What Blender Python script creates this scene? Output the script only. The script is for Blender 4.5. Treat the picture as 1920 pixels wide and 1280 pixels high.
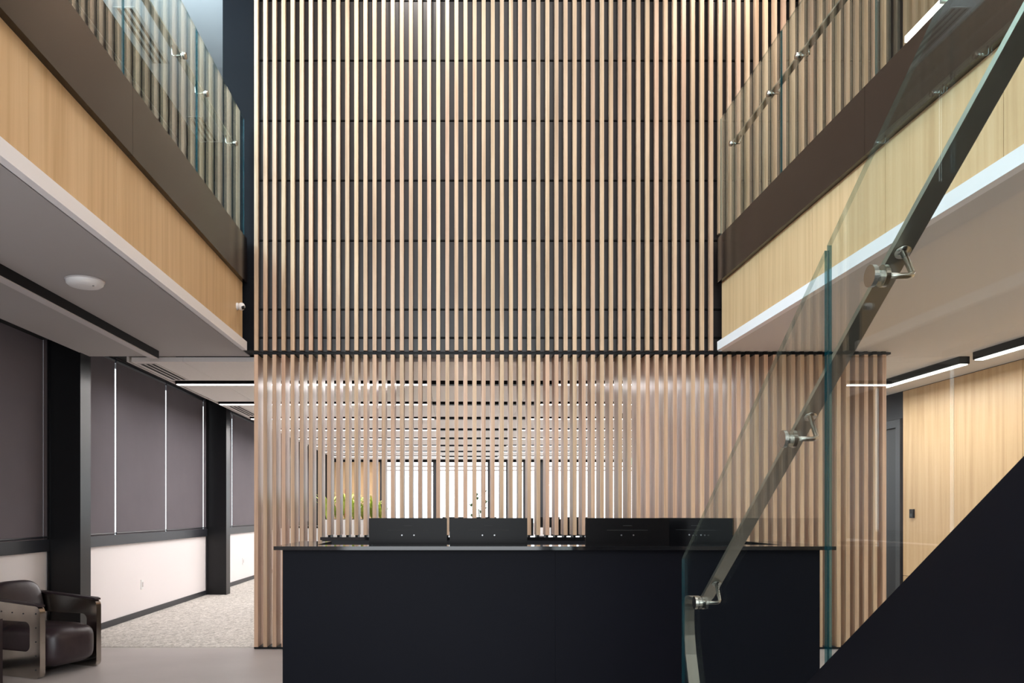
import bpy, bmesh, math, random
from mathutils import Vector, Matrix
random.seed(7)
sc = bpy.context.scene
for o in list(bpy.data.objects): bpy.data.objects.remove(o)
C = sc.collection

# ------------------------------------------------------------------ camera (level, shifted lens)
F, VX, VY, EYE = 1500.0, 848.0, 961.0, 1.30
cam = bpy.data.cameras.new('camera'); cam_o = bpy.data.objects.new('camera', cam); C.objects.link(cam_o)
cam.sensor_width = 36; cam.lens = F / 1920 * 36
cam.shift_x = (960 - VX) / 1920; cam.shift_y = (VY - 640) / 1920
cam.clip_start = 0.05; cam.clip_end = 200
cam_o.location = (0, 0, EYE); cam_o.rotation_euler = (math.pi / 2, 0, 0)
sc.camera = cam_o
# ------------------------------------------------------------------ world: even overcast sky
w = bpy.data.worlds.new('overcast'); sc.world = w; w.use_nodes = True
w.node_tree.nodes['Background'].inputs[0].default_value = (0.90, 0.96, 1.0, 1)
w.node_tree.nodes['Background'].inputs[1].default_value = 2.8
# ------------------------------------------------------------------ daylight at the windows and ceiling lamps
def area(name, loc, rot, sx, sy, power, color, spread=math.pi):
    l = bpy.data.lights.new(name, 'AREA'); l.shape = 'RECTANGLE'; l.size = sx; l.size_y = sy
    l.energy = power; l.color = color; l.spread = spread
    o = bpy.data.objects.new(name, l); C.objects.link(o); o.location = loc; o.rotation_euler = rot
    return o
R90 = math.pi / 2
area('daylight_upper_window', (-3.82, 4.2, 5.70), (R90, 0, -R90), 6.5, 1.6, 400, (0.60, 0.87, 1.0))
area('daylight_entrance', (0.3, -3.9, 3.6), (R90, 0, 0), 4.2, 6.0, 235, (0.93, 0.96, 1.0))
area('atrium_ceiling_lamp', (0.3, 3.2, 8.05), (0, 0, 0), 3.4, 5.0, 165, (1.0, 0.93, 0.88))
p_ = area('far_window_portal', (1.8, 22.6, 1.75), (-R90, 0, 0), 7.8, 2.1, 1, (1, 1, 1)); p_.data.cycles.is_portal = True
def spot(name, loc, target, power, ang, blend, color):
    l = bpy.data.lights.new(name, 'SPOT'); l.energy = power; l.spot_size = math.radians(ang); l.spot_blend = blend
    l.color = color; l.shadow_soft_size = 0.04
    o = bpy.data.objects.new(name, l); C.objects.link(o); o.location = loc
    o.rotation_euler = (Vector(target) - Vector(loc)).to_track_quat('-Z', 'Y').to_euler()
    return o
for sx in (-0.37, 2.60):
    spot('wall_washer_lamp', (sx, 7.05, 7.1), (sx, 7.75, 5.2), 150, 75, 0.9, (1.0, 0.93, 0.87))
# ------------------------------------------------------------------ exposure
sc.view_settings.view_transform = 'Standard'; sc.view_settings.look = 'None'
sc.view_settings.gamma = 1.0; sc.view_settings.use_curve_mapping = False
sc.view_settings.exposure = 0.12

# ================================================================== materials
def lin(r, g, b):
    f = lambda c: (c / 255 / 12.92) if c <= 10 else ((c / 255 + 0.055) / 1.055) ** 2.4
    return (f(r), f(g), f(b), 1)
def newmat(name):
    m = bpy.data.materials.new(name); m.use_nodes = True
    return m, m.node_tree.nodes, m.node_tree.links, m.node_tree.nodes['Principled BSDF']
def plain(name, col, rough=0.6, metal=0.0, noise=0.0, scale=8.0, bump=0.0, spec=0.5):
    m, n, l, p = newmat(name)
    p.inputs['Roughness'].default_value = rough; p.inputs['Metallic'].default_value = metal
    p.inputs['Base Color'].default_value = col; p.inputs['Specular IOR Level'].default_value = spec
    if noise or bump:
        tc = n.new('ShaderNodeTexCoord'); nz = n.new('ShaderNodeTexNoise')
        nz.inputs['Scale'].default_value = scale; nz.inputs['Detail'].default_value = 6
        l.new(tc.outputs['Object'], nz.inputs['Vector'])
        if noise:
            cr = n.new('ShaderNodeValToRGB')
            cr.color_ramp.elements[0].position = 0.3; cr.color_ramp.elements[1].position = 0.7
            cr.color_ramp.elements[0].color = tuple(c * (1 - noise) for c in col[:3]) + (1,)
            cr.color_ramp.elements[1].color = tuple(min(1, c * (1 + noise)) for c in col[:3]) + (1,)
            l.new(nz.outputs['Fac'], cr.inputs['Fac']); l.new(cr.outputs['Color'], p.inputs['Base Color'])
        if bump:
            b = n.new('ShaderNodeBump'); b.inputs['Strength'].default_value = bump; b.inputs['Distance'].default_value = 0.01
            l.new(nz.outputs['Fac'], b.inputs['Height']); l.new(b.outputs['Normal'], p.inputs['Normal'])
    return m
def wood(name, c_dark, c_mid, c_light, rough=0.45, sx=22.0, sz=0.7, vary=0.0, hue=0.0):
    """vertical grain, each object shifted by its own random number"""
    m, n, l, p = newmat(name)
    p.inputs['Roughness'].default_value = rough; p.inputs['Specular IOR Level'].default_value = 0.35
    tc = n.new('ShaderNodeTexCoord'); oi = n.new('ShaderNodeObjectInfo')
    mul = n.new('ShaderNodeMath'); mul.operation = 'MULTIPLY'; mul.inputs[1].default_value = 173.0
    l.new(oi.outputs['Random'], mul.inputs[0])
    cmb = n.new('ShaderNodeCombineXYZ')
    for i in range(3): l.new(mul.outputs[0], cmb.inputs[i])
    add = n.new('ShaderNodeVectorMath'); add.operation = 'ADD'
    l.new(tc.outputs['Object'], add.inputs[0]); l.new(cmb.outputs[0], add.inputs[1])
    mp = n.new('ShaderNodeMapping'); mp.inputs['Scale'].default_value = (sx, sx, sz)
    l.new(add.outputs[0], mp.inputs['Vector'])
    nz = n.new('ShaderNodeTexNoise'); nz.inputs['Scale'].default_value = 1.0; nz.inputs['Detail'].default_value = 5
    nz.inputs['Distortion'].default_value = 0.4; nz.inputs['Roughness'].default_value = 0.6
    l.new(mp.outputs[0], nz.inputs['Vector'])
    cr = n.new('ShaderNodeValToRGB'); e = cr.color_ramp.elements
    e[0].position = 0.25; e[0].color = c_dark; e[1].position = 0.75; e[1].color = c_light
    k = e.new(0.5); k.color = c_mid
    l.new(nz.outputs['Fac'], cr.inputs['Fac'])
    out = cr.outputs['Color']
    if vary or hue:
        hs = n.new('ShaderNodeHueSaturation')
        mr = n.new('ShaderNodeMapRange'); mr.inputs['To Min'].default_value = 1 - vary; mr.inputs['To Max'].default_value = 1 + vary
        wn = n.new('ShaderNodeTexWhiteNoise'); wn.noise_dimensions = '1D'
        l.new(mul.outputs[0], wn.inputs['W'])
        l.new(wn.outputs['Value'], mr.inputs['Value']); l.new(mr.outputs[0], hs.inputs['Value'])
        mh = n.new('ShaderNodeMapRange'); mh.inputs['To Min'].default_value = 0.5 - hue; mh.inputs['To Max'].default_value = 0.5 + hue
        l.new(oi.outputs['Random'], mh.inputs['Value']); l.new(mh.outputs[0], hs.inputs['Hue'])
        l.new(out, hs.inputs['Color']); out = hs.outputs['Color']
    l.new(out, p.inputs['Base Color'])
    b = n.new('ShaderNodeBump'); b.inputs['Strength'].default_value = 0.06
    l.new(nz.outputs['Fac'], b.inputs['Height']); l.new(b.outputs['Normal'], p.inputs['Normal'])
    return m
def glow(name, col, strength):
    m, n, l, p = newmat(name)
    p.inputs['Base Color'].default_value = (0.8, 0.8, 0.8, 1)
    p.inputs['Emission Color'].default_value = col; p.inputs['Emission Strength'].default_value = strength
    return m
def glass(name, tint, gain=1.0):
    """thin architectural glass: tinted clear pane plus angle dependent mirror (same from both sides)"""
    m, n, l, p = newmat(name); n.remove(p)
    out = n['Material Output']
    g = n.new('ShaderNodeNewGeometry'); dot = n.new('ShaderNodeVectorMath'); dot.operation = 'DOT_PRODUCT'
    l.new(g.outputs['Incoming'], dot.inputs[0]); l.new(g.outputs['Normal'], dot.inputs[1])
    ab = n.new('ShaderNodeMath'); ab.operation = 'ABSOLUTE'; l.new(dot.outputs['Value'], ab.inputs[0])
    one = n.new('ShaderNodeMath'); one.operation = 'SUBTRACT'; one.inputs[0].default_value = 1; l.new(ab.outputs[0], one.inputs[1])
    pw = n.new('ShaderNodeMath'); pw.operation = 'POWER'; pw.inputs[1].default_value = 5; l.new(one.outputs[0], pw.inputs[0])
    ma = n.new('ShaderNodeMath'); ma.operation = 'MULTIPLY_ADD'; ma.inputs[1].default_value = 0.96 * gain; ma.inputs[2].default_value = 0.04 * gain
    l.new(pw.outputs[0], ma.inputs[0])
    tr = n.new('ShaderNodeBsdfTransparent'); tr.inputs[0].default_value = tint
    gl = n.new('ShaderNodeBsdfGlossy'); gl.inputs['Roughness'].default_value = 0.0; gl.inputs[0].default_value = (0.93, 1, 0.99, 1)
    mx = n.new('ShaderNodeMixShader'); l.new(ma.outputs[0], mx.inputs[0]); l.new(tr.outputs[0], mx.inputs[1]); l.new(gl.outputs[0], mx.inputs[2])
    l.new(mx.outputs[0], out.inputs['Surface'])
    return m
def edge_mat(name, col, tint, clear):
    """polished glass edge: deep teal, half clear"""
    m, n, l, p = newmat(name)
    p.inputs['Base Color'].default_value = col; p.inputs['Roughness'].default_value = 0.12
    tr = n.new('ShaderNodeBsdfTransparent'); tr.inputs[0].default_value = tint
    mx = n.new('ShaderNodeMixShader'); mx.inputs[0].default_value = clear
    l.new(p.outputs[0], mx.inputs[1]); l.new(tr.outputs[0], mx.inputs[2]); l.new(mx.outputs[0], n['Material Output'].inputs['Surface'])
    return m
def carpet_mat():
    m, n, l, p = newmat('carpet')
    tc = n.new('ShaderNodeTexCoord')
    mp = n.new('ShaderNodeMapping'); mp.inputs['Scale'].default_value = (16, 8, 8); l.new(tc.outputs['Object'], mp.inputs['Vector'])
    a = n.new('ShaderNodeTexNoise'); a.inputs['Scale'].default_value = 1.6; a.inputs['Detail'].default_value = 8; a.inputs['Roughness'].default_value = 0.75
    a.inputs['Distortion'].default_value = 1.2
    l.new(mp.outputs[0], a.inputs['Vector'])
    cr = n.new('ShaderNodeValToRGB'); e = cr.color_ramp.elements
    e[0].position = 0.36; e[0].color = lin(146, 140, 133); e[1].position = 0.60; e[1].color = lin(216, 210, 203)
    l.new(a.outputs['Fac'], cr.inputs['Fac']); l.new(cr.outputs['Color'], p.inputs['Base Color'])
    p.inputs['Roughness'].default_value = 0.95
    b = n.new('ShaderNodeBump'); b.inputs['Strength'].default_value = 0.4; l.new(a.outputs['Fac'], b.inputs['Height']); l.new(b.outputs['Normal'], p.inputs['Normal'])
    return m
M = dict(
    slat=wood('slat_ash', lin(166, 132, 105), lin(199, 166, 138), lin(215, 186, 160), 0.38, 30, 0.8, 0.11, 0.008),
    veneer=wood('oak_veneer', lin(190, 154, 112), lin(208, 174, 132), lin(219, 187, 147), 0.42, 14, 0.5, 0.02),
    veneer_wall=wood('oak_veneer_wall', lin(190, 154, 112), lin(208, 174, 132), lin(219, 187, 147), 0.42, 14, 0.5, 0.02),
    dark_metal=plain('bronze_panel', lin(24, 16, 15), 0.20, 0.0, 0.05, 3),
    back_panel=plain('backing_panel', lin(36, 30, 30), 0.36, 0.0, 0.05, 3),
    black=plain('black_metal', lin(12, 12, 14), 0.45, 0, 0, 1, 0, 0.18),
    void=plain('black_void', lin(14, 14, 16), 0.8),
    navy=plain('navy_panel', lin(15, 17, 26), 0.36, 0, 0.05, 2, 0, 0.3),
    ink=plain('ink_paint', lin(9, 10, 15), 0.6, 0, 0.05, 2, 0, 0.1),
    desk=plain('desk_laminate', lin(9, 11, 20), 0.5, 0, 0.04, 2, 0, 0.10),
    stone=plain('polished_black_top', lin(22, 22, 24), 0.06, 0, 0.15, 60),
    stair=plain('stair_steel', lin(10, 11, 18), 0.40, 0, 0.06, 3, 0, 0.13),
    white=plain('white_paint', lin(232, 226, 226), 0.8),
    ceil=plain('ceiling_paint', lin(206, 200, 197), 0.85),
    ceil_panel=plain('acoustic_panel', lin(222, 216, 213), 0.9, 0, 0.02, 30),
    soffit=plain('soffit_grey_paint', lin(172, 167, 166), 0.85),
    edge=plain('white_edge', lin(238, 234, 236), 0.6),
    concrete=plain('polished_concrete', lin(176, 168, 165), 0.42, 0, 0.07, 1.6),
    carpet=carpet_mat(),
    blind=plain('blind_fabric', lin(98, 92, 98), 0.85, 0, 0.04, 3),
    frame=plain('window_frame', lin(34, 36, 43), 0.4),
    column=plain('column_cladding', lin(13, 13, 16), 0.35, 0, 0, 1, 0, 0.35),
    steel=plain('brushed_steel', lin(190, 186, 178), 0.25, 1.0, 0.04, 30),
    rail=plain('satin_steel_bar', lin(186, 181, 169), 0.42, 1.0, 0.04, 20),
    chrome=plain('riveted_aluminium', lin(190, 184, 176), 0.16, 1.0, 0.12, 6),
    leather=plain('dark_leather', lin(46, 34, 38), 0.38, 0, 0.15, 18, 0.15),
    plastic=plain('white_plastic', lin(232, 230, 230), 0.4),
    lens=plain('unlit_diffuser', lin(200, 194, 194), 0.6),
    lit=glow('lit_diffuser', (1.0, 0.95, 0.93, 1), 4.0),
    lit_right=glow('lit_diffuser_warm', (1.0, 0.96, 0.92, 1), 4.0),
    monitor=plain('monitor_plastic', lin(12, 11, 13), 0.32, 0, 0, 1, 0, 0.15),
    monitor_dark=plain('monitor_slot', lin(12, 12, 13), 0.6),
    silver=plain('silver_button', lin(150, 150, 152), 0.3, 0.8),
    leaf=plain('leaf', lin(196, 214, 104), 0.5, 0, 0.25, 14),
    leaf_dark=plain('leaf_dark', lin(60, 92, 52), 0.5, 0, 0.3, 10),
    flower=plain('red_flower', lin(190, 50, 60), 0.5),
    soil=plain('soil', lin(50, 40, 34), 0.9),
    pot=plain('planter_white', lin(232, 230, 230), 0.5),
    glass=glass('stair_glass', (0.93, 0.965, 0.955, 1)),
    glass_edge=edge_mat('glass_edge', lin(8, 66, 76), (0.45, 0.72, 0.74, 1), 0.4),
    glass_edge_top=edge_mat('glass_edge_top', lin(120, 128, 120), (0.80, 0.88, 0.86, 1), 0.7),
    pane=glass('window_pane', (0.98, 0.99, 0.99, 1)),
    green=glow('green_sign_face', (0.05, 0.75, 0.45, 1), 0.8),
    bark=plain('bark', lin(88, 70, 56), 0.9, 0, 0.2, 10),
)

# ================================================================== helpers
def box(bm, x0, x1, y0, y1, z0, z1, mi=0):
    vs = [bm.verts.new(p) for p in ((x0,y0,z0),(x1,y0,z0),(x1,y1,z0),(x0,y1,z0),(x0,y0,z1),(x1,y0,z1),(x1,y1,z1),(x0,y1,z1))]
    fs = [bm.faces.new([vs[i] for i in q]) for q in ((0,3,2,1),(4,5,6,7),(0,1,5,4),(1,2,6,5),(2,3,7,6),(3,0,4,7))]
    for f in fs: f.material_index = mi
    return fs
def prism(bm, pts, axis, a, b):
    """extrude a polygon of 2-D points along an axis between a and b"""
    def P(p, t):
        return {'x': (t, p[0], p[1]), 'y': (p[0], t, p[1]), 'z': (p[0], p[1], t)}[axis]
    A = [bm.verts.new(P(p, a)) for p in pts]; B = [bm.verts.new(P(p, b)) for p in pts]
    n = len(pts)
    fs = [bm.faces.new(A[::-1]), bm.faces.new(B)]
    for i in range(n): fs.append(bm.faces.new([A[i], A[(i+1) % n], B[(i+1) % n], B[i]]))
    return fs
def tube(bm, pts, r, seg=8, cap=True):
    rings = []
    pts = [Vector(p) for p in pts]
    for i, p in enumerate(pts):
        d = (pts[min(i+1, len(pts)-1)] - pts[max(i-1, 0)]).normalized()
        up = Vector((0, 0, 1)) if abs(d.z) < 0.9 else Vector((1, 0, 0))
        u = d.cross(up).normalized(); v = d.cross(u).normalized()
        rr = r[i] if isinstance(r, (list, tuple)) else r
        rings.append([bm.verts.new(p + rr * (math.cos(2*math.pi*k/seg) * u + math.sin(2*math.pi*k/seg) * v)) for k in range(seg)])
    for a, b in zip(rings, rings[1:]):
        for k in range(seg): bm.faces.new([a[k], a[(k+1) % seg], b[(k+1) % seg], b[k]])
    if cap: bm.faces.new(rings[0][::-1]); bm.faces.new(rings[-1])
def flat_bar(bm, pts, wid, thick):
    """sweep of a flat bar whose width runs along x; pts are (x, y, z) in a plane of constant x"""
    rings = []; pts = [Vector(p) for p in pts]
    for i, p in enumerate(pts):
        d = (pts[min(i+1, len(pts)-1)] - pts[max(i-1, 0)]).normalized()
        u = Vector((1, 0, 0)); v = d.cross(u).normalized()
        rings.append([bm.verts.new(p + a * u * wid / 2 + b * v * thick / 2) for a, b in ((-1,-1),(1,-1),(1,1),(-1,1))])
    for a, b in zip(rings, rings[1:]):
        for k in range(4): bm.faces.new([a[k], a[(k+1) % 4], b[(k+1) % 4], b[k]])
    bm.faces.new(rings[0][::-1]); bm.faces.new(rings[-1])
def cyl(bm, c, axis, r, h, seg=20):
    a = Vector(c); d = {'x': Vector((1,0,0)), 'y': Vector((0,1,0)), 'z': Vector((0,0,1))}[axis]
    tube(bm, [a - d*h/2, a + d*h/2], r, seg)
def superbox(bm, c, s, e=4.0, nu=24, nv=16, rot=None):
    """cushion: superellipsoid with half sizes s and exponent e"""
    def pw(x): return math.copysign(abs(x) ** (2 / e), x)
    rows = []
    for j in range(nv + 1):
        ph = -math.pi/2 + math.pi * j / nv; row = []
        for i in range(nu):
            th = 2 * math.pi * i / nu
            v = Vector((pw(math.cos(ph)) * pw(math.cos(th)) * s[0], pw(math.cos(ph)) * pw(math.sin(th)) * s[1], pw(math.sin(ph)) * s[2]))
            if rot is not None: v = rot @ v
            row.append(v + Vector(c))
        rows.append(row)
    bot = bm.verts.new(sum(rows[0], Vector()) / nu); top = bm.verts.new(sum(rows[-1], Vector()) / nu)
    rv = [[bm.verts.new(v) for v in r] for r in rows[1:-1]]
    for a, b in zip(rv, rv[1:]):
        for i in range(nu): bm.faces.new([a[i], a[(i+1) % nu], b[(i+1) % nu], b[i]])
    for i in range(nu):
        bm.faces.new([bot, rv[0][(i+1) % nu], rv[0][i]]); bm.faces.new([top, rv[-1][i], rv[-1][(i+1) % nu]])
def bevel(bm, off, seg=1, angle=0.6):
    es = [e for e in bm.edges if len(e.link_faces) == 2 and e.calc_face_angle(0) > angle]
    bmesh.ops.bevel(bm, geom=es, offset=off, segments=seg, affect='EDGES', profile=0.5)
def mesh(name, bm, mats, smooth=False):
    bmesh.ops.recalc_face_normals(bm, faces=bm.faces)
    me = bpy.data.meshes.new(name); bm.to_mesh(me); bm.free()
    for m in (mats if isinstance(mats, (list, tuple)) else [mats]): me.materials.append(M[m] if isinstance(m, str) else m)
    if smooth:
        for p in me.polygons: p.use_smooth = True
    return me
def link(name, me, parent=None, loc=(0, 0, 0)):
    o = bpy.data.objects.new(name, me); C.objects.link(o); o.location = loc
    if parent is not None: o.parent = parent
    return o
def obj(name, bm, mats, parent=None, smooth=False, loc=(0, 0, 0)):
    return link(name, mesh(name, bm, mats, smooth), parent, loc)
def B(name, x0, x1, y0, y1, z0, z1, mat, parent=None, bev=0.0):
    """box object with its origin at its own base centre"""
    cx, cy = (x0 + x1) / 2, (y0 + y1) / 2
    bm = bmesh.new(); box(bm, x0 - cx, x1 - cx, y0 - cy, y1 - cy, 0, z1 - z0)
    if bev: bevel(bm, bev)
    loc = Vector((cx, cy, z0))
    if parent is not None: loc -= parent.location
    return obj(name, bm, mat, parent, loc=loc)
def tag(o, label, cat, group=None, kind=None):
    o['label'] = label; o['category'] = cat
    if group: o['group'] = group
    if kind: o['kind'] = kind
    return o
def thing(name, label, cat, loc=(0, 0, 0), group=None, kind=None, rz=0.0):
    o = bpy.data.objects.new(name, None); C.objects.link(o); o.location = loc; o.rotation_euler = (0, 0, rz)
    o.empty_display_size = 0.1
    return tag(o, label, cat, group, kind)
def copy_tree(o, parent=None):
    c = o.copy(); C.objects.link(c); c.parent = parent
    for ch in list(o.children): copy_tree(ch, c)
    return c
S = 'structure'

# ================================================================== the shell
YS = 7.62            # front plane of the slats
ZS = 2.838           # soffit height
ZF = 3.895           # top of the balcony fascia / upper floor
ZU = 6.55            # upper ceiling
YE = 22.4            # far end of the office
XL, XR = -3.90, 5.70
tag(B('floor', -4.1, 5.9, -4.2, 7.74, -0.2, 0.0, 'concrete'), 'smooth grey polished concrete floor in front of the slat screen', 'floor', kind=S)
tag(B('floor', -4.1, 5.9, 7.74, YE + .2, -0.2, 0.004, 'carpet'), 'mottled light grey carpet running past the dark columns', 'carpet', kind=S)
# --- left wall: dado, lintel, upper dado, top
wl = thing('wall_left', 'white painted low wall under the dark blinds', 'wall', (XL, 9, 0), kind=S)
B('dado', XL - .2, XL, -4.2, YE, 0, .93, 'white', wl)
B('lintel', XL - .2, XL - .05, -4.2, YE, 3.05, ZF, 'void', wl)
B('upper_dado', XL - .2, XL, -4.2, 11.6, ZF, 4.86, 'white', wl)
B('upper_lintel', XL - .2, XL - .05, -4.2, 11.6, ZU, 8.3, 'void', wl)
B('end_panel', XL - .2, XL, -4.2, 0.9, 4.86, ZU, 'white', wl)
bb = tag(B('baseboard_left', XL, XL + .014, 0, YE, 0.002, .075, 'frame'), 'dark skirting strip along the foot of the low white wall', 'baseboard', kind=S)
tag(B('trim_1', XL - .09, XL + .03, 0, YE, .93, 1.045, 'frame', bev=.004), 'dark metal sill band running along the top of the white wall', 'sill', kind=S)
tag(B('trim_2', XL - .09, XL + .03, 0.9, 11.5, 4.86, 4.96, 'frame', bev=.004), 'dark sill band of the upper floor behind the glass railing', 'sill', kind=S)
# outlets
for y, lab in ((10.05, 'small white wall socket on the low wall between the two dark columns'), (14.9, 'small white wall socket beyond the second dark column')):
    t = thing('wall_socket', lab, 'socket', (XL, y, .40))
    B('plate', XL, XL + .010, y - .04, y + .04, .34, .46, 'plastic', t, .002)
    B('socket_face', XL + .010, XL + .014, y - .02, y + .02, .37, .43, 'lens', t)
# windows (glass) and blinds on the lower left wall
GAP = [2.72 + 1.63 * k for k in range(13)]
win = thing('window_1', 'row of tall windows behind the dark roller blinds', 'window', (XL - .14, 9, .93), kind=S)
for k in range(len(GAP) - 1):
    y0, y1 = GAP[k], GAP[k + 1]
    if y1 > YE: break
    B('pane', XL - .145, XL - .135, y0 - .78 + .02, y1 - .78 - .02, .95, 3.05, 'pane', win)
    B('mullion', XL - .17, XL - .11, y1 - .78 - .025, y1 - .78 + .025, .95, 3.05, 'frame', win)
bl_lab = {
    4.35: 'blue-lit dark roller blind at the picture edge before the first column',
    5.98: 'dark roller blind beside the first black column, behind the armchair',
    7.61: 'dark roller blind partly hidden by the first black column',
    9.24: 'taupe-black roller blind between the first and second bright light slits',
    10.87: 'taupe-black roller blind ending at the second black column',
    12.50: 'dark roller blind hidden behind the second black column',
    14.13: 'dark roller blind beside the slat screen beyond the second column'}
def blind(y0, y1, z0, z1, label, group, mat='blind'):
    t = thing('roller_blind', label, 'blind', (XL, (y0 + y1) / 2, z0), group)
    B('fabric', XL + .006, XL + .010, y0, y1, z0 - .006, z1, mat, t)
    bm = bmesh.new(); tube(bm, [(XL + .008, y0, z0 + .014), (XL + .008, y1, z0 + .014)], .011, 8)
    o = obj('bottom_bar', bm, 'frame', t, loc=-t.location)
    bm = bmesh.new(); tube(bm, [(XL - .01, y0, z1 - .03), (XL - .01, y1, z1 - .03)], .03, 10)
    obj('roller_tube', bm, 'frame', t, loc=-t.location)
    return t
for k in range(len(GAP) - 1):
    y0, y1 = GAP[k], GAP[k + 1]
    if y1 > YE: break
    lab = bl_lab.get(round(y0, 2), 'dark roller blind glimpsed between slats deep in the office')
    blind(y0 + (.004 if k == 3 else .022), y1 - (.004 if k == 2 else .022), 1.05, 3.09, lab, 'roller blinds along the low white wall')
for k in range(2):
    y0 = 7.58 + 1.88 * k
    blind(y0 + .01, y0 + 1.87, 4.965, ZU + .05, 'dark blind on the upper floor wall seen through the balcony glass', 'upper floor blinds', 'navy')
wu = thing('window_2', 'daylit upper windows of the left hand gallery', 'window', (XL - .1, 4, 4.86), kind=S)
for y in (0.9, 2.1, 3.3, 4.5, 5.7, 6.9, 7.55):
    B('mullion', XL - .12, XL - .04, y - .025, y + .025, 4.86, ZU, 'frame', wu)
for y0, y1 in zip((0.9, 2.1, 3.3, 4.5, 5.7, 6.9), (2.1, 3.3, 4.5, 5.7, 6.9, 7.55)):
    B('pane', XL - .085, XL - .079, y0 + .025, y1 - .025, 4.86, ZU, 'pane', wu)
# columns: clad steel, proud of the wall
for k, y in enumerate((7.70, 12.66, 17.62)):
    lab = ('first black steel column, behind the armchair', 'second black steel column, standing on the pale carpet', 'black steel column seen between slats deep in the office')[k]
    c = thing('column', lab, 'column', (-3.74, y + .1, 0), kind=S)
    B('web', XL + .012, -3.60, y, y + .16, .003, 3.1, 'column', c)
    B('flange', -3.60, -3.57, y - .02, y + .2, .003, 3.1, 'column', c, .003)
    B('flange', XL + .012, XL + .03, y - .02, y + .2, .003, 3.1, 'column', c)
# --- right wall
wr = thing('wall_right', 'oak veneer panelled wall behind the glass stair', 'wall', (XR, 5, 0), kind=S)
B('wall_core', XR + .02, XR + .2, -4.2, YE, 0, 8.4, 'void', wr)
js = [10.12, 9.09, 8.0, 6.95, 5.9, 4.85, 3.8, 2.75, 1.7, .65, -.4, -1.45, -2.5, -4.0]
for a, b in zip(js, js[1:]):
    B('veneer_panel', XR, XR + .018, b + .003, a - .003, .012, .507, 'veneer_wall', wr)
    B('veneer_panel', XR, XR + .018, b + .003, a - .003, .513, ZS - .006, 'veneer_wall', wr)
    B('veneer_panel', XR, XR + .018, b + .003, a - .003, ZF, 8.15, 'veneer_wall', wr)
B('dark_panel', XR, XR + .018, 10.123, YE, 2.50, ZS, 'navy', wr)
B('dark_panel', XR, XR + .018, 11.5, YE, 0.01, 2.495, 'navy', wr)
B('dark_panel', XR, XR + .018, 10.123, 12.0, ZF, 8.15, 'navy', wr)
d = thing('door_1', 'dark door beyond the oak wall at the end of the slat screen', 'door', (XR, 10.8, 0), kind=S)
B('door_leaf', XR + .006, XR + .02, 10.24, 11.4, .01, 2.38, 'navy', d)
B('door_frame', XR - .03, XR + .018, 10.135, 10.235, .01, 2.49, 'frame', d)
B('door_frame', XR - .03, XR + .018, 11.40, 11.49, .01, 2.49, 'frame', d)
B('door_frame', XR - .03, XR + .018, 10.236, 11.399, 2.39, 2.49, 'frame', d)
# --- behind the camera and far end
wf = thing('wall_front', 'entrance wall with tall glazing', 'wall', (0, -4.1, 0), kind=S)
B('pier', -4.1, -1.9, -4.2, -4.05, 0, 8.3, 'white', wf); B('pier', 2.5, 5.9, -4.2, -4.05, 0, 8.3, 'white', wf)
B('header', -1.9, 2.5, -4.2, -4.05, 6.8, 8.3, 'white', wf)
we = thing('wall_far', 'far office wall with daylit windows', 'wall', (0, YE, 0), kind=S)
B('oak_panel', -4.0, -3.30, YE, YE + .15, 0, 2.9, 'void', we)
for a, b in ((-3.3, -2.86), (-2.855, -2.42), (-2.415, -2.03)):
    B('oak_panel', a, b, YE, YE + .15, .005, 2.76, 'veneer_wall', we)
B('header', -4.0, 5.7, YE - .02, YE + .15, 2.72, 3.1, 'void', we)
B('spandrel', -2.02, 5.7, YE, YE + .15, .005, .78, 'white', we)
wn = thing('window_3', 'bright far office windows with dark frames', 'window', (1.8, YE, .78), kind=S)
for x, wd in ((-2.0, .08), (-1.42, .06), (-.46, .16), (.12, .05), (1.04, .09), (1.55, .08), (2.02, .06), (2.52, .18), (4.1, .06), (5.6, .12)):
    B('mullion', x - wd / 2, x + wd / 2, YE + .02, YE + .10, .78, 2.72, 'frame', wn)
for z in (2.60, 2.49):
    B('louvre_blade', -1.95, 5.6, YE + .03, YE + .08, z - .02, z + .02, 'lens', wn)
B('pane', -2.0, 5.6, YE + .055, YE + .061, .78, 2.72, 'pane', wn)
# --- core wall carrying the upper slats
wb = thing('wall_back', 'dark bronze metal backing panels behind the upper timber slats', 'wall', (1.15, YS + .1, ZS), kind=S)
zj = [1.54, 1.684, 1.956, 2.618, 3.198, 3.773, 4.353, 4.93, 5.5, 6.08, 6.66, 6.84]
for a, b in zip(zj, zj[1:]):
    B('backing_panel', -1.87, 4.17, YS + .085, YS + .10, EYE + a + .010, EYE + b - .010, 'back_panel', wb, .003)
B('core', -1.88, 4.17, YS + .10, YS + .22, ZS + .01, 8.2, 'void', wb)
for a in zj[1:-1]:
    B('joint_rail', -1.87, 4.17, YS + .078, YS + .092, EYE + a - .004, EYE + a + .004, 'black', wb)
tag(B('wall_return', -2.19, -1.885, YS + .01, 11.4, ZS + .01, 8.2, 'ink'), 'tall black return wall at the edge of the slats above the left gallery', 'wall', kind=S)
tag(B('wall_gallery_end', -4.0, -2.19, 11.34, 11.45, ZF, 8.2, 'navy'), 'dark end wall of the left gallery seen through glass', 'wall', kind=S)
tag(B('wall_corridor_end', 4.17, 5.75, 12.0, 12.1, ZF, 8.2, 'navy'), 'dark end wall of the right gallery corridor', 'wall', kind=S)
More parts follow.
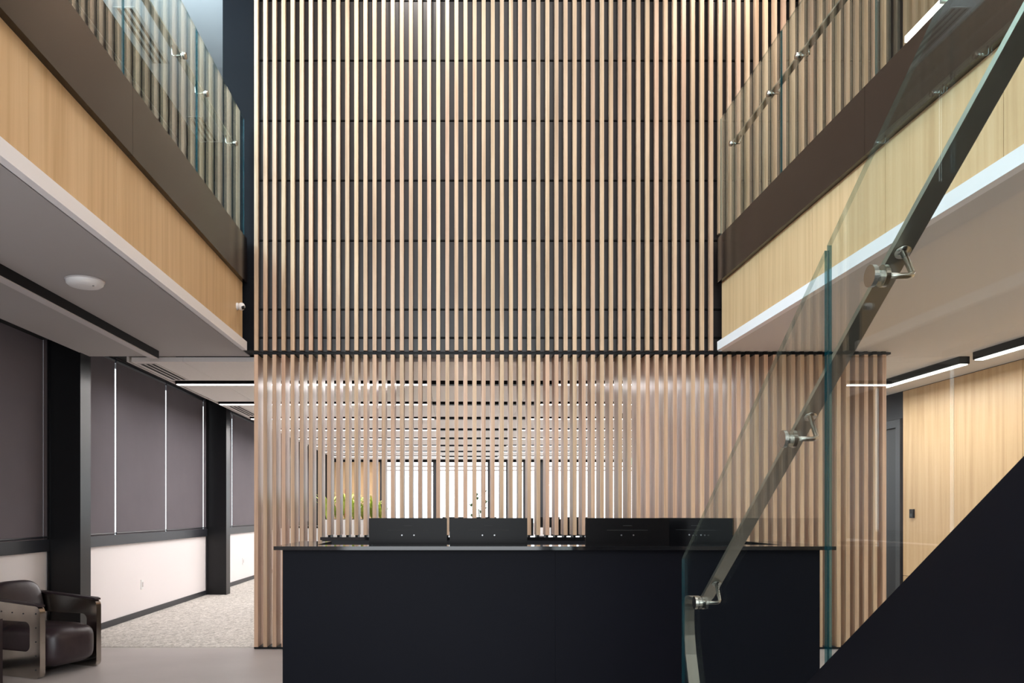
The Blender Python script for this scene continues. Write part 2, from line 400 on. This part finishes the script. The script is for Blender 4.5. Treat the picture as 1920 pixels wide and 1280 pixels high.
# --- ceilings
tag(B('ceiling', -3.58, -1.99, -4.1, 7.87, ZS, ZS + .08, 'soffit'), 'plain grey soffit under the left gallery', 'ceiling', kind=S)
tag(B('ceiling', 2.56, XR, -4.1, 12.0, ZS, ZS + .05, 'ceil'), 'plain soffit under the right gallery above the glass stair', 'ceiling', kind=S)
tag(B('ceiling', -3.58, -1.96, -4.1, 11.34, ZU, ZU + .1, 'white'), 'pale daylit ceiling above the left gallery', 'ceiling', kind=S)
tag(B('wall_bulkhead', -1.985, -1.962, -4.1, YS - .01, ZU + .1, 8.2, 'white'), 'white bulkhead above the left gallery ceiling', 'wall', kind=S)
tag(B('ceiling', -4.1, 5.9, -4.2, 12.1, 8.2, 8.35, 'white'), 'high ceiling over the double height lobby', 'ceiling', kind=S)
tag(B('ceiling', -4.1, XR, 7.9, YE + .2, 3.10, 3.2, 'void'), 'black void above the office ceiling panels', 'ceiling', kind=S)
tag(B('ceiling', -4.1, -3.58, -4.1, 7.9, 3.10, 3.2, 'void'), 'black blind pocket beside the left soffit', 'ceiling', kind=S)
oc = thing('ceiling', 'rows of pale acoustic ceiling panels over the office', 'ceiling', (1, 14, 2.79), kind=S)
ROW = [9.02 + 1.70 * k for k in range(8)]
xs = [-3.17, -2.66, -1.46, -.26, .94, 2.14, 3.34, 4.54, 5.69]
starts = [7.90] + [r + .30 for r in ROW]; ends = [r for r in ROW] + [YE]
for a, b in zip(starts, ends):
    for x0, x1 in zip(xs, xs[1:]):
        if a < 12 and x0 > 4.3: continue
        if a < 12 and x1 > 2.5: x1 = min(x1, 2.55)
        if x1 - x0 < .05: continue
        B('ceiling_panel', x0 + .002, x1 - .002, a, b, 2.79, 2.835, 'ceil_panel', oc)
B('slot_edge', -3.215, -3.195, 7.9, YE, 2.79, 3.1, 'ceil', oc)
# linear lights in the slots
def linear_light(name, x0, x1, y0, y1, z0, z1, label, group, lens='lit', inset=.012, wm=14.5):
    t = thing(name, label, 'light fixture', ((x0 + x1) / 2, (y0 + y1) / 2, z0), group)
    B('housing', x0, x1, y0, y1, z0 + .008, z1, 'black', t)
    B('diffuser', x0 + inset, x1 - inset, y0 + inset, y1 - inset, z0, z0 + .008, lens, t)
    L = max(x1 - x0, y1 - y0); ww = min(x1 - x0, y1 - y0)
    lo = area('strip_lamp', ((x0 + x1) / 2, (y0 + y1) / 2, z0 - .004), (0, 0, 0), x1 - x0 - .03, y1 - y0 - .03, wm * L, (1.0, 0.965, 0.95))
    lo.location -= t.location; lo.parent = t
    if z1 > 2.84 and z1 < 3:
        for x in (x0 + .3, x1 - .3): B('hanger', x - .01, x + .01, (y0 + y1) / 2 - .01, (y0 + y1) / 2 + .01, z1, 3.10, 'black', t)
    return t
ordn = ['first', 'second', 'third', 'fourth', 'fifth', 'sixth', 'seventh', 'eighth']
for k, r in enumerate(ROW):
    linear_light('linear_light', -3.19, -.28, r + .19, r + .28, 2.776, 2.86, 'long lit ceiling strip in %s row behind the screen, starting near the blinds' % ordn[k], 'office ceiling strips')
    linear_light('linear_light', 1.20, 4.4 if r > 12 else 2.5, r + .19, r + .28, 2.776, 2.86, 'long lit ceiling strip in %s row behind the screen, above the desk end' % ordn[k], 'office ceiling strips')
    B('slot_bar', -.27, 1.19, r + .17, r + .28, 2.774, 2.86, 'black', oc)
# ================================================================== mezzanine edges
def mezz(side, label):
    s = -1 if side == 'left' else 1
    xe = -1.945 if s < 0 else 2.51        # outermost edge
    t = thing('floor', label, 'balcony', (xe, 3.5, ZS), kind=S)
    def BX(name, d0, d1, *a, **k):        # d measured away from the void
        x0, x1 = xe + s * d0, xe + s * d1
        return B(name, min(x0, x1), max(x0, x1), *a, **k)
    BX('white_edge', 0, .05, -4.05, 7.58, ZS, ZS + .082, 'edge', t)
    jl = [7.57, 6.72, 4.73, 3.75, 2.75, 1.75, .75, -.25, -2.0, -4.0] if s < 0 else [7.57, 6.65, 5.67, 4.71, 3.70, 2.7, 1.7, .7, -.3, -2.0, -4.0]
    for a, b in zip(jl, jl[1:]):
        BX('veneer_panel', .04, .06, b + .002, a - .002, ZS + .083, 3.50, 'veneer', t)
    jd = [7.58, 4.87, 2.2, -.5, -4.0]
    for a, b in zip(jd, jd[1:]):
        BX('fascia_panel', .0, .10, b + .0015, a - .0015, 3.475, ZF, 'dark_metal', t)
    BX('slab', .10, abs((XL if s < 0 else XR) - xe), -4.05, 7.58, ZS + .10, ZF - .005, 'void', t)
    return t
mezz('left', 'left gallery edge of oak panels, dark fascia and white lower lip')
mezz('right', 'right gallery edge of oak panels, dark fascia and white lower lip')
tag(B('floor', XL, -2.2, 7.59, 11.33, ZF - .3, ZF - .01, 'carpet'), 'upper gallery floor behind the left glass railing', 'floor', kind=S)
tag(B('floor', 4.18, XR, 7.59, 12.0, ZF - .3, ZF - .01, 'carpet'), 'upper corridor floor behind the right glass railing', 'floor', kind=S)

# ================================================================== slat screens
PW = 17.075 / 1500 * YS          # slat pitch
SW = .0365                        # slat width
X0 = (476.5 - VX) / 1500 * YS
def slat_mesh(name, d, h):
    bm = bmesh.new(); box(bm, -SW / 2, SW / 2, 0, d, 0, h); bevel(bm, .0012)
    return mesh(name, bm, 'slat')
up_full, up_short = slat_mesh('slat_tall', .045, 8.1 - 2.846), slat_mesh('slat_gallery', .045, 8.1 - 3.96)
lo_full, lo_short = slat_mesh('slat_floor', .215, 2.806 - .022), slat_mesh('slat_ledge', .215, 2.806 - 1.088)
NS = 70
us = thing('slat_screen', 'upper run of slim vertical timber slats on dark metal panels', 'slat screen', (1.1, YS, 2.846))
ls = thing('slat_screen', 'lower see-through screen of deep vertical timber fins behind the reception desk', 'slat screen', (1.1, YS, 0.0))
for i in range(NS):
    x = X0 + SW / 2 + i * PW
    full = x < 2.48
    link('slat', up_full if full else up_short, us, (x - 1.1, random.uniform(-.001, .001), 0 if full else 3.96 - 2.846))
    ledge = 8 <= i <= 52
    link('slat', lo_short if ledge else lo_full, ls, (x - 1.1, 0, 1.088 if ledge else .022))
bm = bmesh.new()
xa, xb = X0 - .01, X0 + NS * PW
box(bm, xa, xb, .012, .20, 2.812, 2.832)
for i in range(NS):
    x = X0 + SW / 2 + i * PW
    box(bm, x - .018, x + .018, .006, .03, 2.806, 2.838)
obj('head_track', bm, 'black', ls, loc=(-1.1, 0, 0))
for a, b in ((0, 7), (53, 69)):
    B('foot_track', X0 + a * PW - .004, X0 + b * PW + SW + .004, YS + .01, YS + .205, .004, .022, 'black', ls)
bm = bmesh.new()
for i in range(8, 53):
    x = X0 + SW / 2 + i * PW
    box(bm, x - .012, x + .012, .02, .19, 1.072, 1.088)
obj('foot_peg', bm, 'black', ls, loc=(-1.1, 0, 0))
# low black ledge that carries the middle fins
t = thing('ledge_cabinet', 'low black ledge under the middle fins, behind the monitors', 'cabinet', (.7, 7.65, 0))
B('body', -1.215, 2.62, 7.50, 7.88, .004, 1.045, 'navy', t)
B('ledge_top', -1.235, 2.64, 7.48, 7.90, 1.045, 1.072, 'stone', t, .003)

# ================================================================== reception desk
YD, ZD = 4.76, 1.10
t = thing('reception_desk', 'large black reception desk with thin polished top', 'desk', (.613, YD, 0))
B('front_panel', -1.02, .6185, YD + .05, YD + .09, .06, ZD - .022, 'desk', t, .0015)
B('front_panel', .6195, 2.21, YD + .05, YD + .09, .06, ZD - .022, 'desk', t, .0015)
B('side_panel', -1.02, -.98, YD + .091, 5.62, .06, ZD - .022, 'desk', t)
B('side_panel', 2.17, 2.21, YD + .091, 5.62, .06, ZD - .022, 'desk', t)
B('plinth', -.97, 2.16, YD + .10, YD + .14, .002, .06, 'black', t)
bm = bmesh.new()
prism(bm, [(-1.063, YD), (2.285, YD), (2.285, 5.64), (2.055, 5.64), (2.055, 5.0), (-.85, 5.0), (-.85, 5.64), (-1.063, 5.64)], 'z', ZD - .022, ZD)
bevel(bm, .0015)
obj('countertop', bm, 'stone', t, loc=-t.location)
B('worktop', -.975, 2.165, 4.86, 5.60, .72, .75, 'desk', t)
for x in (.1, 1.2): B('pedestal', x - .2, x + .2, 4.95, 5.5, .002, .72, 'navy', t)
# monitors, backs towards the camera
def monitor(x, y, rz, wd, label):
    t = thing('monitor', label, 'monitor', (x, y, .75), 'monitors on the reception desk', rz=rz)
    bm = bmesh.new(); box(bm, -wd / 2, wd / 2, -.012, .012, .205, .515); bevel(bm, .004, 2)
    obj('back_shell', bm, 'monitor', t)
    bm = bmesh.new(); box(bm, -wd / 2 + .012, wd / 2 - .012, .012, .0135, .225, .505); obj('screen', bm, 'monitor_dark', t)
    bm = bmesh.new(); box(bm, -.135, .135, -.0135, -.0115, .433, .437); obj('vent_slot', bm, 'monitor_dark', t)
    bm = bmesh.new(); box(bm, -.028, .028, -.0135, -.0115, .462, .467); obj('maker_mark', bm, 'monitor_dark', t)
    for s in (-1, 1):
        bm = bmesh.new(); cyl(bm, (s * .04, -.013, .402), 'y', .005, .003, 10); obj('screw', bm, 'silver', t)
    bm = bmesh.new(); box(bm, -.045, .045, -.03, -.012, .01, .28); bevel(bm, .004); obj('neck', bm, 'monitor', t)
    bm = bmesh.new(); box(bm, -.12, .12, -.08, .10, .0, .012); bevel(bm, .004); obj('foot', bm, 'monitor', t)
monitor(-.293, 5.3, 0, .516, 'black monitor back nearest the plants, first on the reception desk')
monitor(.239, 5.3, 0, .514, 'black monitor back second from the plants on the reception desk')
monitor(1.158, 5.3, 0, .552, 'black monitor back just past the gap in the row')
monitor(1.632, 5.36, math.radians(-38), .50, 'turned black monitor back half seen through the stair glass')

# ================================================================== glass balustrades
def glass_sheet(name, pts, x, th, parent):
    """upright sheet in a plane of constant x; pts are (y, z)"""
    bm = bmesh.new(); fs = prism(bm, pts, 'x', x - th / 2, x + th / 2)
    bm.normal_update()
    for f in fs[2:]: f.material_index = 1 if abs(f.normal.y) > .95 else 2
    return obj(name, bm, ['glass', 'glass_edge', 'glass_edge_top'], parent, loc=-parent.location)
def gallery_rail(s, xg, label):
    t = thing('glass_balustrade', label, 'balustrade', (xg, 4, ZF))
    js = [7.53, 6.14, 4.765, 3.39, 2.0, .62, -.75, -2.1, -3.5]
    for a, b in zip(js, js[1:]):
        glass_sheet('glass_panel', [(b + .006, ZF - .02), (a - .006, ZF - .02), (a - .006, 5.0), (b + .006, 5.0)], xg, .012, t)
        for y in (a - .29, b + .24):
            br = thing_part('bracket', t)
            bm = bmesh.new(); cyl(bm, (xg, y, 4.64), 'x', .024, .034, 16); obj('clamp_disc', bm, 'steel', br, True, loc=-t.location)
            bm = bmesh.new(); x1 = xg + s * .085
            tube(bm, [(xg + s * .015, y, 4.64), (x1 - s * .01, y, 4.64), (x1, y, 4.65), (x1, y, 4.715)], .0065, 8); obj('arm', bm, 'steel', br, True, loc=-t.location)
    bm = bmesh.new(); x1 = xg + s * .085
    flat_bar(bm, [(x1, 7.45, 4.722), (x1, -3.5, 4.722)], .05, .014)
    obj('handrail', bm, 'rail', t, loc=-t.location)
    return t
def thing_part(name, parent):
    o = bpy.data.objects.new(name, None); C.objects.link(o); o.parent = parent; o.empty_display_size = .03
    return o
gallery_rail(-1, -1.962, 'frameless glass railing along the left gallery')
gallery_rail(1, 2.527, 'frameless glass railing along the right gallery')

# ================================================================== staircase coming down away from the camera
XG, SL = .94, .676
zs = lambda y: .862 + SL * (2.052 - y)
YB = 3.30
t = thing('staircase', 'black steel staircase with solid stringer rising to the right', 'staircase', (1.55, YB, 0))
yt = 2.052 - (ZF - .862) / SL
for x0 in (.915, 2.14):
    bm = bmesh.new()
    prism(bm, [(YB, .002), (YB, zs(YB) if zs(YB) > .02 else .03), (yt, zs(yt)), (yt, zs(yt) - .55), (YB - .78, .002)], 'x', x0, x0 + .05)
    obj('stringer', bm, 'stair', t, loc=-t.location)
n = 22; rise = ZF / n; run = rise / SL
for k in range(n):
    y1 = YB - .02 - k * run; y0 = y1 - run; z = (k + 1) * rise - .12
    if z < .05: z = .05 + k * .02
    B('tread', .966, 2.139, y0 - .02, y1, z - .04, z, 'stair', t)
    B('riser', .966, 2.139, y1 - .02, y1 - .004, max(.002, z - rise), z - .041, 'stair', t)
g = thing('glass_balustrade', 'sloping glass railing with steel handrail on the black stair', 'balustrade', (XG, YB, 0))
gz = lambda y: 1.113 + SL * (3.256 - y)
js = [(3.256, 2.007), (1.994, .74), (.727, -.53), (-.543, -1.8)]
for a, b in js:
    glass_sheet('glass_panel', [(b, zs(b) - .03), (a, max(.003, zs(a) - .03)), (a, gz(a)), (b, gz(b))], XG, .012, g)
zr = lambda y: zs(y) + .770
nrm = Vector((0, SL, 1)).normalized()
XRAIL = XG + .082
for y in (1.769, 2.238, 3.05, 1.1, .45, -.2, -.85):
    br = thing_part('bracket', g); c = Vector((XG, y, zr(y)))
    bm = bmesh.new()
    cyl(bm, c + Vector((-.013, 0, 0)), 'x', .0245, .010, 28); cyl(bm, c + Vector((.013, 0, 0)), 'x', .0245, .010, 28); cyl(bm, c, 'x', .012, .03, 16)
    obj('clamp_disc', bm, 'steel', br, False, loc=-g.location)
    bm = bmesh.new(); e = Vector((XRAIL, y, zr(y)))
    pts = [c + Vector((.015, 0, 0)), e + Vector((-.016, 0, 0))]
    for q in range(1, 4):
        a = q / 4 * R90
        pts.append(e + Vector((-.016, 0, 0)) + Vector((math.sin(a) * .016, 0, 0)) + nrm * (.016 * (1 - math.cos(a))))
    pts.append(e + nrm * .082)
    tube(bm, pts, .0068, 10); obj('arm', bm, 'steel', br, True, loc=-g.location)
    bm = bmesh.new(); tube(bm, [e + nrm * .080, e + nrm * .0845], .018, 14); obj('saddle', bm, 'steel', br, True, loc=-g.location)
off = nrm * .0925
bm = bmesh.new()
top = Vector((XRAIL, -1.6, zr(-1.6))) + off; low = Vector((XRAIL, 3.15, zr(3.15))) + off
path = [top, Vector((XRAIL, 1.5, zr(1.5))) + off, low]
zh = low.z - .025
path += [Vector((XRAIL, low.y + .04, low.z - .02)), Vector((XRAIL, low.y + .09, zh)), Vector((XRAIL, 3.40, zh))]
for q in range(1, 7):
    a = q / 6 * R90
    path.append(Vector((XRAIL, 3.40 + .06 * math.sin(a), zh - .06 * (1 - math.cos(a)))))
path += [Vector((XRAIL, 3.46, zh - .11)), Vector((XRAIL, 3.452, zh - .17)), Vector((XRAIL, 3.43, zh - .25)), Vector((XRAIL, 3.38, zh - .37)), Vector((XRAIL, 3.29, zh - .58)), Vector((XRAIL, 3.24, zh - .80))]
flat_bar(bm, path, .046, .014)
bevel(bm, .002)
obj('handrail', bm, 'rail', g, loc=-g.location)
bm = bmesh.new(); cyl(bm, (.910, 2.06, zs(2.06) - .02), 'x', .006, .010, 14); obj('fixing_button', bm, 'steel', g, True, loc=-g.location)

# ================================================================== fixtures
t = thing('linear_light', 'unlit black linear fixture under the left soffit', 'light fixture', (-2.83, 5.0, ZS - .077))
B('housing', -2.872, -2.79, 2.6, 7.61, ZS - .070, ZS, 'black', t)
B('diffuser', -2.866, -2.796, 2.61, 7.60, ZS - .077, ZS - .070, 'lens', t)
linear_light('linear_light', 4.99, 5.09, 7.87, 10.6, ZS - .08, ZS, 'lit black ceiling fixture running behind the slat screen end', 'right corridor fixtures', 'lit_right')
linear_light('linear_light', 4.99, 5.09, 4.6, 7.67, ZS - .08, ZS, 'lit black ceiling fixture at the picture edge over the stair', 'right corridor fixtures', 'lit_right')
linear_light('linear_light', 4.99, 5.09, 1.4, 4.4, ZS - .08, ZS, 'lit black ceiling fixture over the stair top', 'right corridor fixtures', 'lit_right')
t = linear_light('linear_light', 5.53, 5.62, 7.6, 9.78, 7.035, 7.115, 'bright linear fixture beside the oak wall above the right gallery', 'upper fixtures', 'lit_right')
B('wall_arm', 5.57, XR, 7.9, 7.93, 7.115, 7.145, 'black', t); B('wall_arm', 5.57, XR, 9.4, 9.43, 7.115, 7.145, 'black', t)
B('side_diffuser', 5.524, 5.53, 7.62, 9.77, 7.037, 7.113, 'lit_right', t)
t = thing('added_uplight', 'added cool fill light, out of view over the left gallery', 'light fixture', (-2.8, 4.93, 5.45))  # added fixture, out of view, to brighten the left gallery ceiling
B('housing', -2.85, -2.75, 3.6, 6.25, 5.45, 5.50, 'black', t); B('diffuser', -2.84, -2.76, 3.61, 6.24, 5.50, 5.508, 'lit', t)
for y in (3.9, 5.95): B('hanger', -2.805, -2.795, y - .005, y + .005, 5.508, ZU, 'steel', t)
lo = area('added_fill_lamp', (-2.8, 4.93, 5.515), (math.pi, 0, 0), .07, 2.6, 200, (0.62, 0.88, 1.0)); lo.location -= t.location; lo.parent = t  # added cool fill aimed up at the left gallery ceiling
t = thing('ceiling_detector', 'flat white round detector on the left soffit', 'detector', (-2.43, 5.29, ZS))
bm = bmesh.new()
prof = [(.0, -.048), (.06, -.047), (.10, -.040), (.115, -.028), (.118, -.012), (.118, 0)]
rings = [[bm.verts.new((r * math.cos(2*math.pi*k/28), r * math.sin(2*math.pi*k/28), z)) for k in range(28)] for r, z in prof[1:]]
cpt = bm.verts.new((0, 0, prof[0][1]))
for k in range(28): bm.faces.new([cpt, rings[0][k], rings[0][(k+1) % 28]])
for a, b in zip(rings, rings[1:]):
    for k in range(28): bm.faces.new([a[k], b[k], b[(k+1) % 28], a[(k+1) % 28]])
obj('dome', bm, 'plastic', t, True)
bm = bmesh.new(); cyl(bm, (0, 0, -.006), 'z', .124, .010, 28); obj('mounting_ring', bm, 'lens', t, True)
bm = bmesh.new(); cyl(bm, (.07, -.03, -.047), 'z', .006, .006, 10); obj('indicator', bm, 'silver', t, True)
t = thing('security_camera', 'small white ball security camera on the oak panels', 'camera', (-1.985, 7.37, 3.20))
bm = bmesh.new(); cyl(bm, (.006, 0, 0), 'x', .034, .012, 20); obj('base', bm, 'plastic', t, True)
bm = bmesh.new(); superbox(bm, (.045, -.012, -.004), (.034, .036, .036), 2.0, 20, 12); obj('ball', bm, 'plastic', t, True)
bm = bmesh.new(); cyl(bm, (.066, -.030, -.018), 'x', .017, .022, 16); obj('camera_lens', bm, 'monitor_dark', t, True)
def vent(x0, x1, y0, y1, z, label):
    t = thing('air_diffuser', label, 'vent', ((x0 + x1) / 2, (y0 + y1) / 2, z))
    B('frame', x0, x1, y0, y1, z - .006, z - .001, 'ceil', t)
    wd = (x1 - x0) / 7
    for k in range(3): B('slot', x0 + wd * (2 * k + 1), x0 + wd * (2 * k + 2), y0 + .02, y1 - .02, z - .009, z - .0062, 'void', t)
vent(-3.14, -2.95, 7.97, 8.95, 2.79, 'slotted air diffuser in the first office ceiling panel by the blinds')
vent(-3.14, -2.95, 11.15, 12.25, 2.79, 'slotted air diffuser in the third office ceiling panel by the blinds')
vent(-3.52, -3.30, 8.3, 9.35, ZU, 'slotted air diffuser in the upper left ceiling behind glass')
vent(-3.52, -3.30, 10.6, 11.3, ZU, 'slotted air diffuser near the end of the upper left ceiling')
t = thing('card_reader', 'small black card reader on the oak wall by the dark door', 'card reader', (XR, 9.9, 1.25))
B('body', XR - .022, XR, 9.86, 9.94, 1.235, 1.345, 'black', t, .004)
B('key_plate', XR - .024, XR - .022, 9.875, 9.925, 1.25, 1.29, 'frame', t)
t = thing('exit_sign', 'green exit sign under the upper right ceiling', 'sign', (5.28, 8.60, 6.75))
B('sign_box', 5.25, 5.50, 8.58, 8.62, 6.78, 6.93, 'plastic', t); B('sign_face', 5.26, 5.49, 8.574, 8.58, 6.79, 6.92, 'green', t)
B('bracket_arm', 5.50, XR, 8.59, 8.61, 6.84, 6.87, 'plastic', t)

# ================================================================== armchair (riveted metal sides, dark leather)
def rrect(cx, cy, w, h, r, n=6):
    pts = []
    for sx, sy, a0 in ((1, 1, 0), (-1, 1, 90), (-1, -1, 180), (1, -1, 270)):
        for k in range(n + 1):
            a = math.radians(a0 + 90 * k / n)
            pts.append((cx + sx * (w / 2 - r) + r * math.cos(a), cy + sy * (h / 2 - r) + r * math.sin(a)))
    return pts
def armchair(loc, rz, label):
    t = thing('armchair', label, 'armchair', loc, rz=rz)
    for s in (-1, 1):
        arm = thing_part('arm', t)
        out = rrect(0, .283, .76, .562, .05); inn = rrect(.0, .325, .54, .235, .05)
        out = [(y, z + (.045 * (y + .38) / .76 if z > .3 else 0)) for y, z in out]
        xa, xb = s * .255, s * .305
        bm = bmesh.new()
        L = [[bm.verts.new((x, y, z)) for y, z in lp] for x in (xa, xb) for lp in (out, inn)]
        N = len(out)
        for k in range(N):
            j = (k + 1) % N
            bm.faces.new([L[0][k], L[0][j], L[1][j], L[1][k]]); bm.faces.new([L[2][k], L[2][j], L[3][j], L[3][k]])
            bm.faces.new([L[0][k], L[0][j], L[2][j], L[2][k]]); bm.faces.new([L[1][k], L[1][j], L[3][j], L[3][k]])
        obj('side_plate', bm, 'chrome', arm)
        bm = bmesh.new()
        prof = [(-.37, .562), (-.34, .570), (.30, .606), (.375, .606)]
        pts = [(y, z + .014) for y, z in prof] + [(y, z) for y, z in prof[::-1]]
        prism(bm, pts, 'x', xa - s * .004, xb + s * .004); bevel(bm, .005, 2); obj('arm_pad', bm, 'leather', arm)
        bm = bmesh.new()
        for z in (.07, .18, .29, .40, .51):
            superbox(bm, (xb + s * .001, -.335, z), (.005, .006, .006), 2, 8, 6)
        for y in (-.2, -.08, .04, .16, .28):
            superbox(bm, (xb + s * .001, y, .50 + .03 * (y + .38)), (.005, .006, .006), 2, 8, 6)
        o = obj('rivets', bm, 'frame', arm, True); o['kind'] = 'stuff'
    bm = bmesh.new(); superbox(bm, (0, -.10, .225), (.252, .345, .165), 4.2, 32, 20); obj('seat_cushion', bm, 'leather', t, True)
    rot = Matrix.Rotation(math.radians(-14), 3, 'X')
    bm = bmesh.new(); superbox(bm, (0, .27, .50), (.25, .11, .225), 3.6, 32, 20, rot); obj('back_cushion', bm, 'leather', t, True)
    bm = bmesh.new(); box(bm, -.254, .254, .34, .375, .06, .59); bevel(bm, .008); obj('back_plate', bm, 'chrome', t)
    bm = bmesh.new(); box(bm, -.254, .254, -.25, .335, .045, .085); obj('base_frame', bm, 'black', t)
    return t
# front contact points: (-3.20, 6.27) and (-3.00, 6.77); facing (.93, -.37)
ang = math.radians(68.0)
fwd = Vector((math.sin(ang), -math.cos(ang), 0))
mid = Vector((-3.10, 6.52, 0.0))
armchair(mid - fwd * .38, ang, 'dark leather armchair with riveted metal sides beside the black column')
t = thing('side_table', 'dark side table cut by the picture edge beside the armchair', 'table', (-3.60, 5.85, 0))
B('table_top', -3.80, -3.40, 5.65, 6.05, .46, .50, 'leather', t, .004)
for sx in (-3.78, -3.42):
    for sy in (5.67, 6.03): B('leg', sx - .02, sx + .02, sy - .02, sy + .02, .001, .46, 'leather', t)

# ================================================================== office behind the screen
def leaf_blades(bm, c, n, h, spread, wd, rnd):
    for _ in range(n):
        a = rnd.uniform(0, 2 * math.pi); hh = h * rnd.uniform(.55, 1.0); sp = spread * rnd.uniform(.3, 1.0)
        d = Vector((math.cos(a), math.sin(a), 0)); sd = Vector((-math.sin(a), math.cos(a), 0))
        prev = None
        for k in range(5):
            u = k / 4
            p = Vector(c) + d * sp * u ** 1.4 + Vector((0, 0, hh * (u - .35 * u ** 3)))
            wv = sd * wd * math.sin(math.pi * min(.97, .12 + u * .88))
            cur = (bm.verts.new(p - wv), bm.verts.new(p + wv + Vector((0, 0, .002))))
            if prev: bm.faces.new([prev[0], prev[1], cur[1], cur[0]])
            prev = cur
rnd = random.Random(3)
t = thing('planter', 'white planter box of bright green plants behind the fins', 'planter', (-1.255, 10.2, 0))
bm = bmesh.new(); box(bm, -.42, .42, -.16, .16, .004, 1.215); bevel(bm, .006); obj('planter_box', bm, 'pot', t)
B('soil', -1.64, -.87, 10.07, 10.33, 1.215, 1.222, 'soil', t)
for k in range(7):
    bm = bmesh.new(); leaf_blades(bm, (-.34 + .113 * k, rnd.uniform(-.05, .05), 1.215), 24 + 6 * (k % 2), (.52, .40, .56, .50, .36, .48, .42)[k], .27, .015, rnd)
    o = obj('plant', bm, 'leaf', t); o['kind'] = 'stuff'
bm = bmesh.new(); tube(bm, [(-.10, -.1, 1.24), (-.09, -.1, 1.54)], .004, 6); superbox(bm, (-.09, -.1, 1.57), (.012, .012, .05), 2, 8, 8); obj('flower_stalk', bm, 'flower', t)
t = thing('storage_cabinet', 'low white cabinet glimpsed between the fins left of the planter', 'cabinet', (-2.0, 10.6, 0))
B('body', -2.25, -1.75, 10.4, 10.8, .004, 1.10, 'pot', t, .003); B('cabinet_top', -2.26, -1.74, 10.39, 10.81, 1.10, 1.125, 'black', t)
B('door', -2.245, -2.002, 10.385, 10.399, .06, 1.09, 'pot', t); B('door', -1.998, -1.755, 10.385, 10.399, .06, 1.09, 'pot', t)
def bench(x, y, label):
    t = thing('office_desk', label, 'desk', (x, y, 0), 'office desks behind the fins')
    B('desk_top', x - .8, x + .8, y - .4, y + .4, .72, .75, 'pot', t, .003)
    for sx in (-.74, .74):
        for sy in (-.34, .34): B('leg', x + sx - .025, x + sx + .025, y + sy - .025, y + sy + .025, .004, .72, 'pot', t)
    B('divider', x - .78, x + .78, y + .40, y + .43, .55, 1.06, 'pot', t, .003)
mon_src = None
def office_monitor(x, y, label):
    t = thing('office_monitor', label, 'monitor', (x, y, .75), 'office monitors behind the fins')
    B('screen_shell', x - .27, x + .27, y - .012, y + .012, .86, 1.20, 'monitor', t, .003)
    B('neck', x - .03, x + .03, y + .012, y + .03, .76, 1.0, 'monitor', t); B('foot', x - .11, x + .11, y - .07, y + .09, .751, .763, 'monitor', t)
def task_chair(x, y, rz, label):
    t = thing('task_chair', label, 'chair', (x, y, .004), 'office chairs behind the fins', rz=rz)
    bm = bmesh.new(); superbox(bm, (0, 0, .47), (.24, .24, .04), 4); obj('seat', bm, 'black', t, True)
    bm = bmesh.new(); superbox(bm, (0, .24, .86), (.22, .03, .30), 4); obj('backrest', bm, 'black', t, True)
    bm = bmesh.new(); tube(bm, [(0, .02, .44), (0, .22, .46), (0, .27, .62)], .02, 8); obj('spine', bm, 'black', t, True)
    bm = bmesh.new(); tube(bm, [(0, 0, .08), (0, 0, .44)], .025, 10); obj('gas_column', bm, 'steel', t, True)
    for k in range(5):
        a = 2 * math.pi * k / 5
        bm = bmesh.new(); tube(bm, [(0, 0, .10), (.28 * math.cos(a), .28 * math.sin(a), .06)], [.02, .014], 8)
        superbox(bm, (.28 * math.cos(a), .28 * math.sin(a), .03), (.02, .03, .03), 2, 10, 6); obj('leg', bm, 'black', t, True)
spots = [(-.9, 15.0, 'the gap by the planter'), (.9, 15.0, 'the first pair of monitors'), (2.2, 12.6, 'the empty counter gap'), (.4, 18.6, 'the far windows'), (2.6, 18.6, 'the far dark column')]
for x, y, s in spots:
    bench(x, y, 'white office desk with divider seen beyond ' + s)
    for q, dx in ((0, -.36), (1, .36)):
        office_monitor(x + dx, y + .1, 'black office monitor on %s half of the desk beyond %s' % (('near left', 'near right')[q], s))
    task_chair(x + .1, y - .85, math.pi + .3, 'black office chair at the desk beyond ' + s)
# potted tree by the far windows
t = thing('potted_tree', 'small leafy potted tree against the far bright windows', 'plant', (.72, 21.3, .004))
bm = bmesh.new(); tube(bm, [(0, 0, 0), (0, 0, .02), (0, 0, .40)], [.15, .16, .20], 20); obj('pot', bm, 'pot', t, True)
bm = bmesh.new(); tube(bm, [(0, 0, .38), (.02, 0, .9), (-.02, .02, 1.4)], [.022, .018, .01], 8); obj('trunk', bm, 'bark', t, True)
for k in range(9):
    a = 2.4 * k; z = 1.0 + .09 * k; r = .28 - .015 * k
    bm = bmesh.new(); p0 = Vector((0, 0, z)); p1 = Vector((r * math.cos(a), r * math.sin(a), z + .1)); tube(bm, [p0, p1], [.008, .004], 6)
    leaf_blades(bm, p1, 12, .14, .14, .02, rnd); o = obj('branch', bm, 'leaf_dark', t)
t = thing('exit_sign', 'tiny green exit sign far behind the fins over the monitors', 'sign', (3.78, 16.8, 2.3))
B('sign_box', 3.62, 3.96, 16.78, 16.82, 2.30, 2.46, 'plastic', t); B('sign_face', 3.63, 3.95, 16.774, 16.78, 2.31, 2.45, 'green', t); B('stem', 3.78, 3.80, 16.79, 16.81, 2.46, 2.79, 'plastic', t)
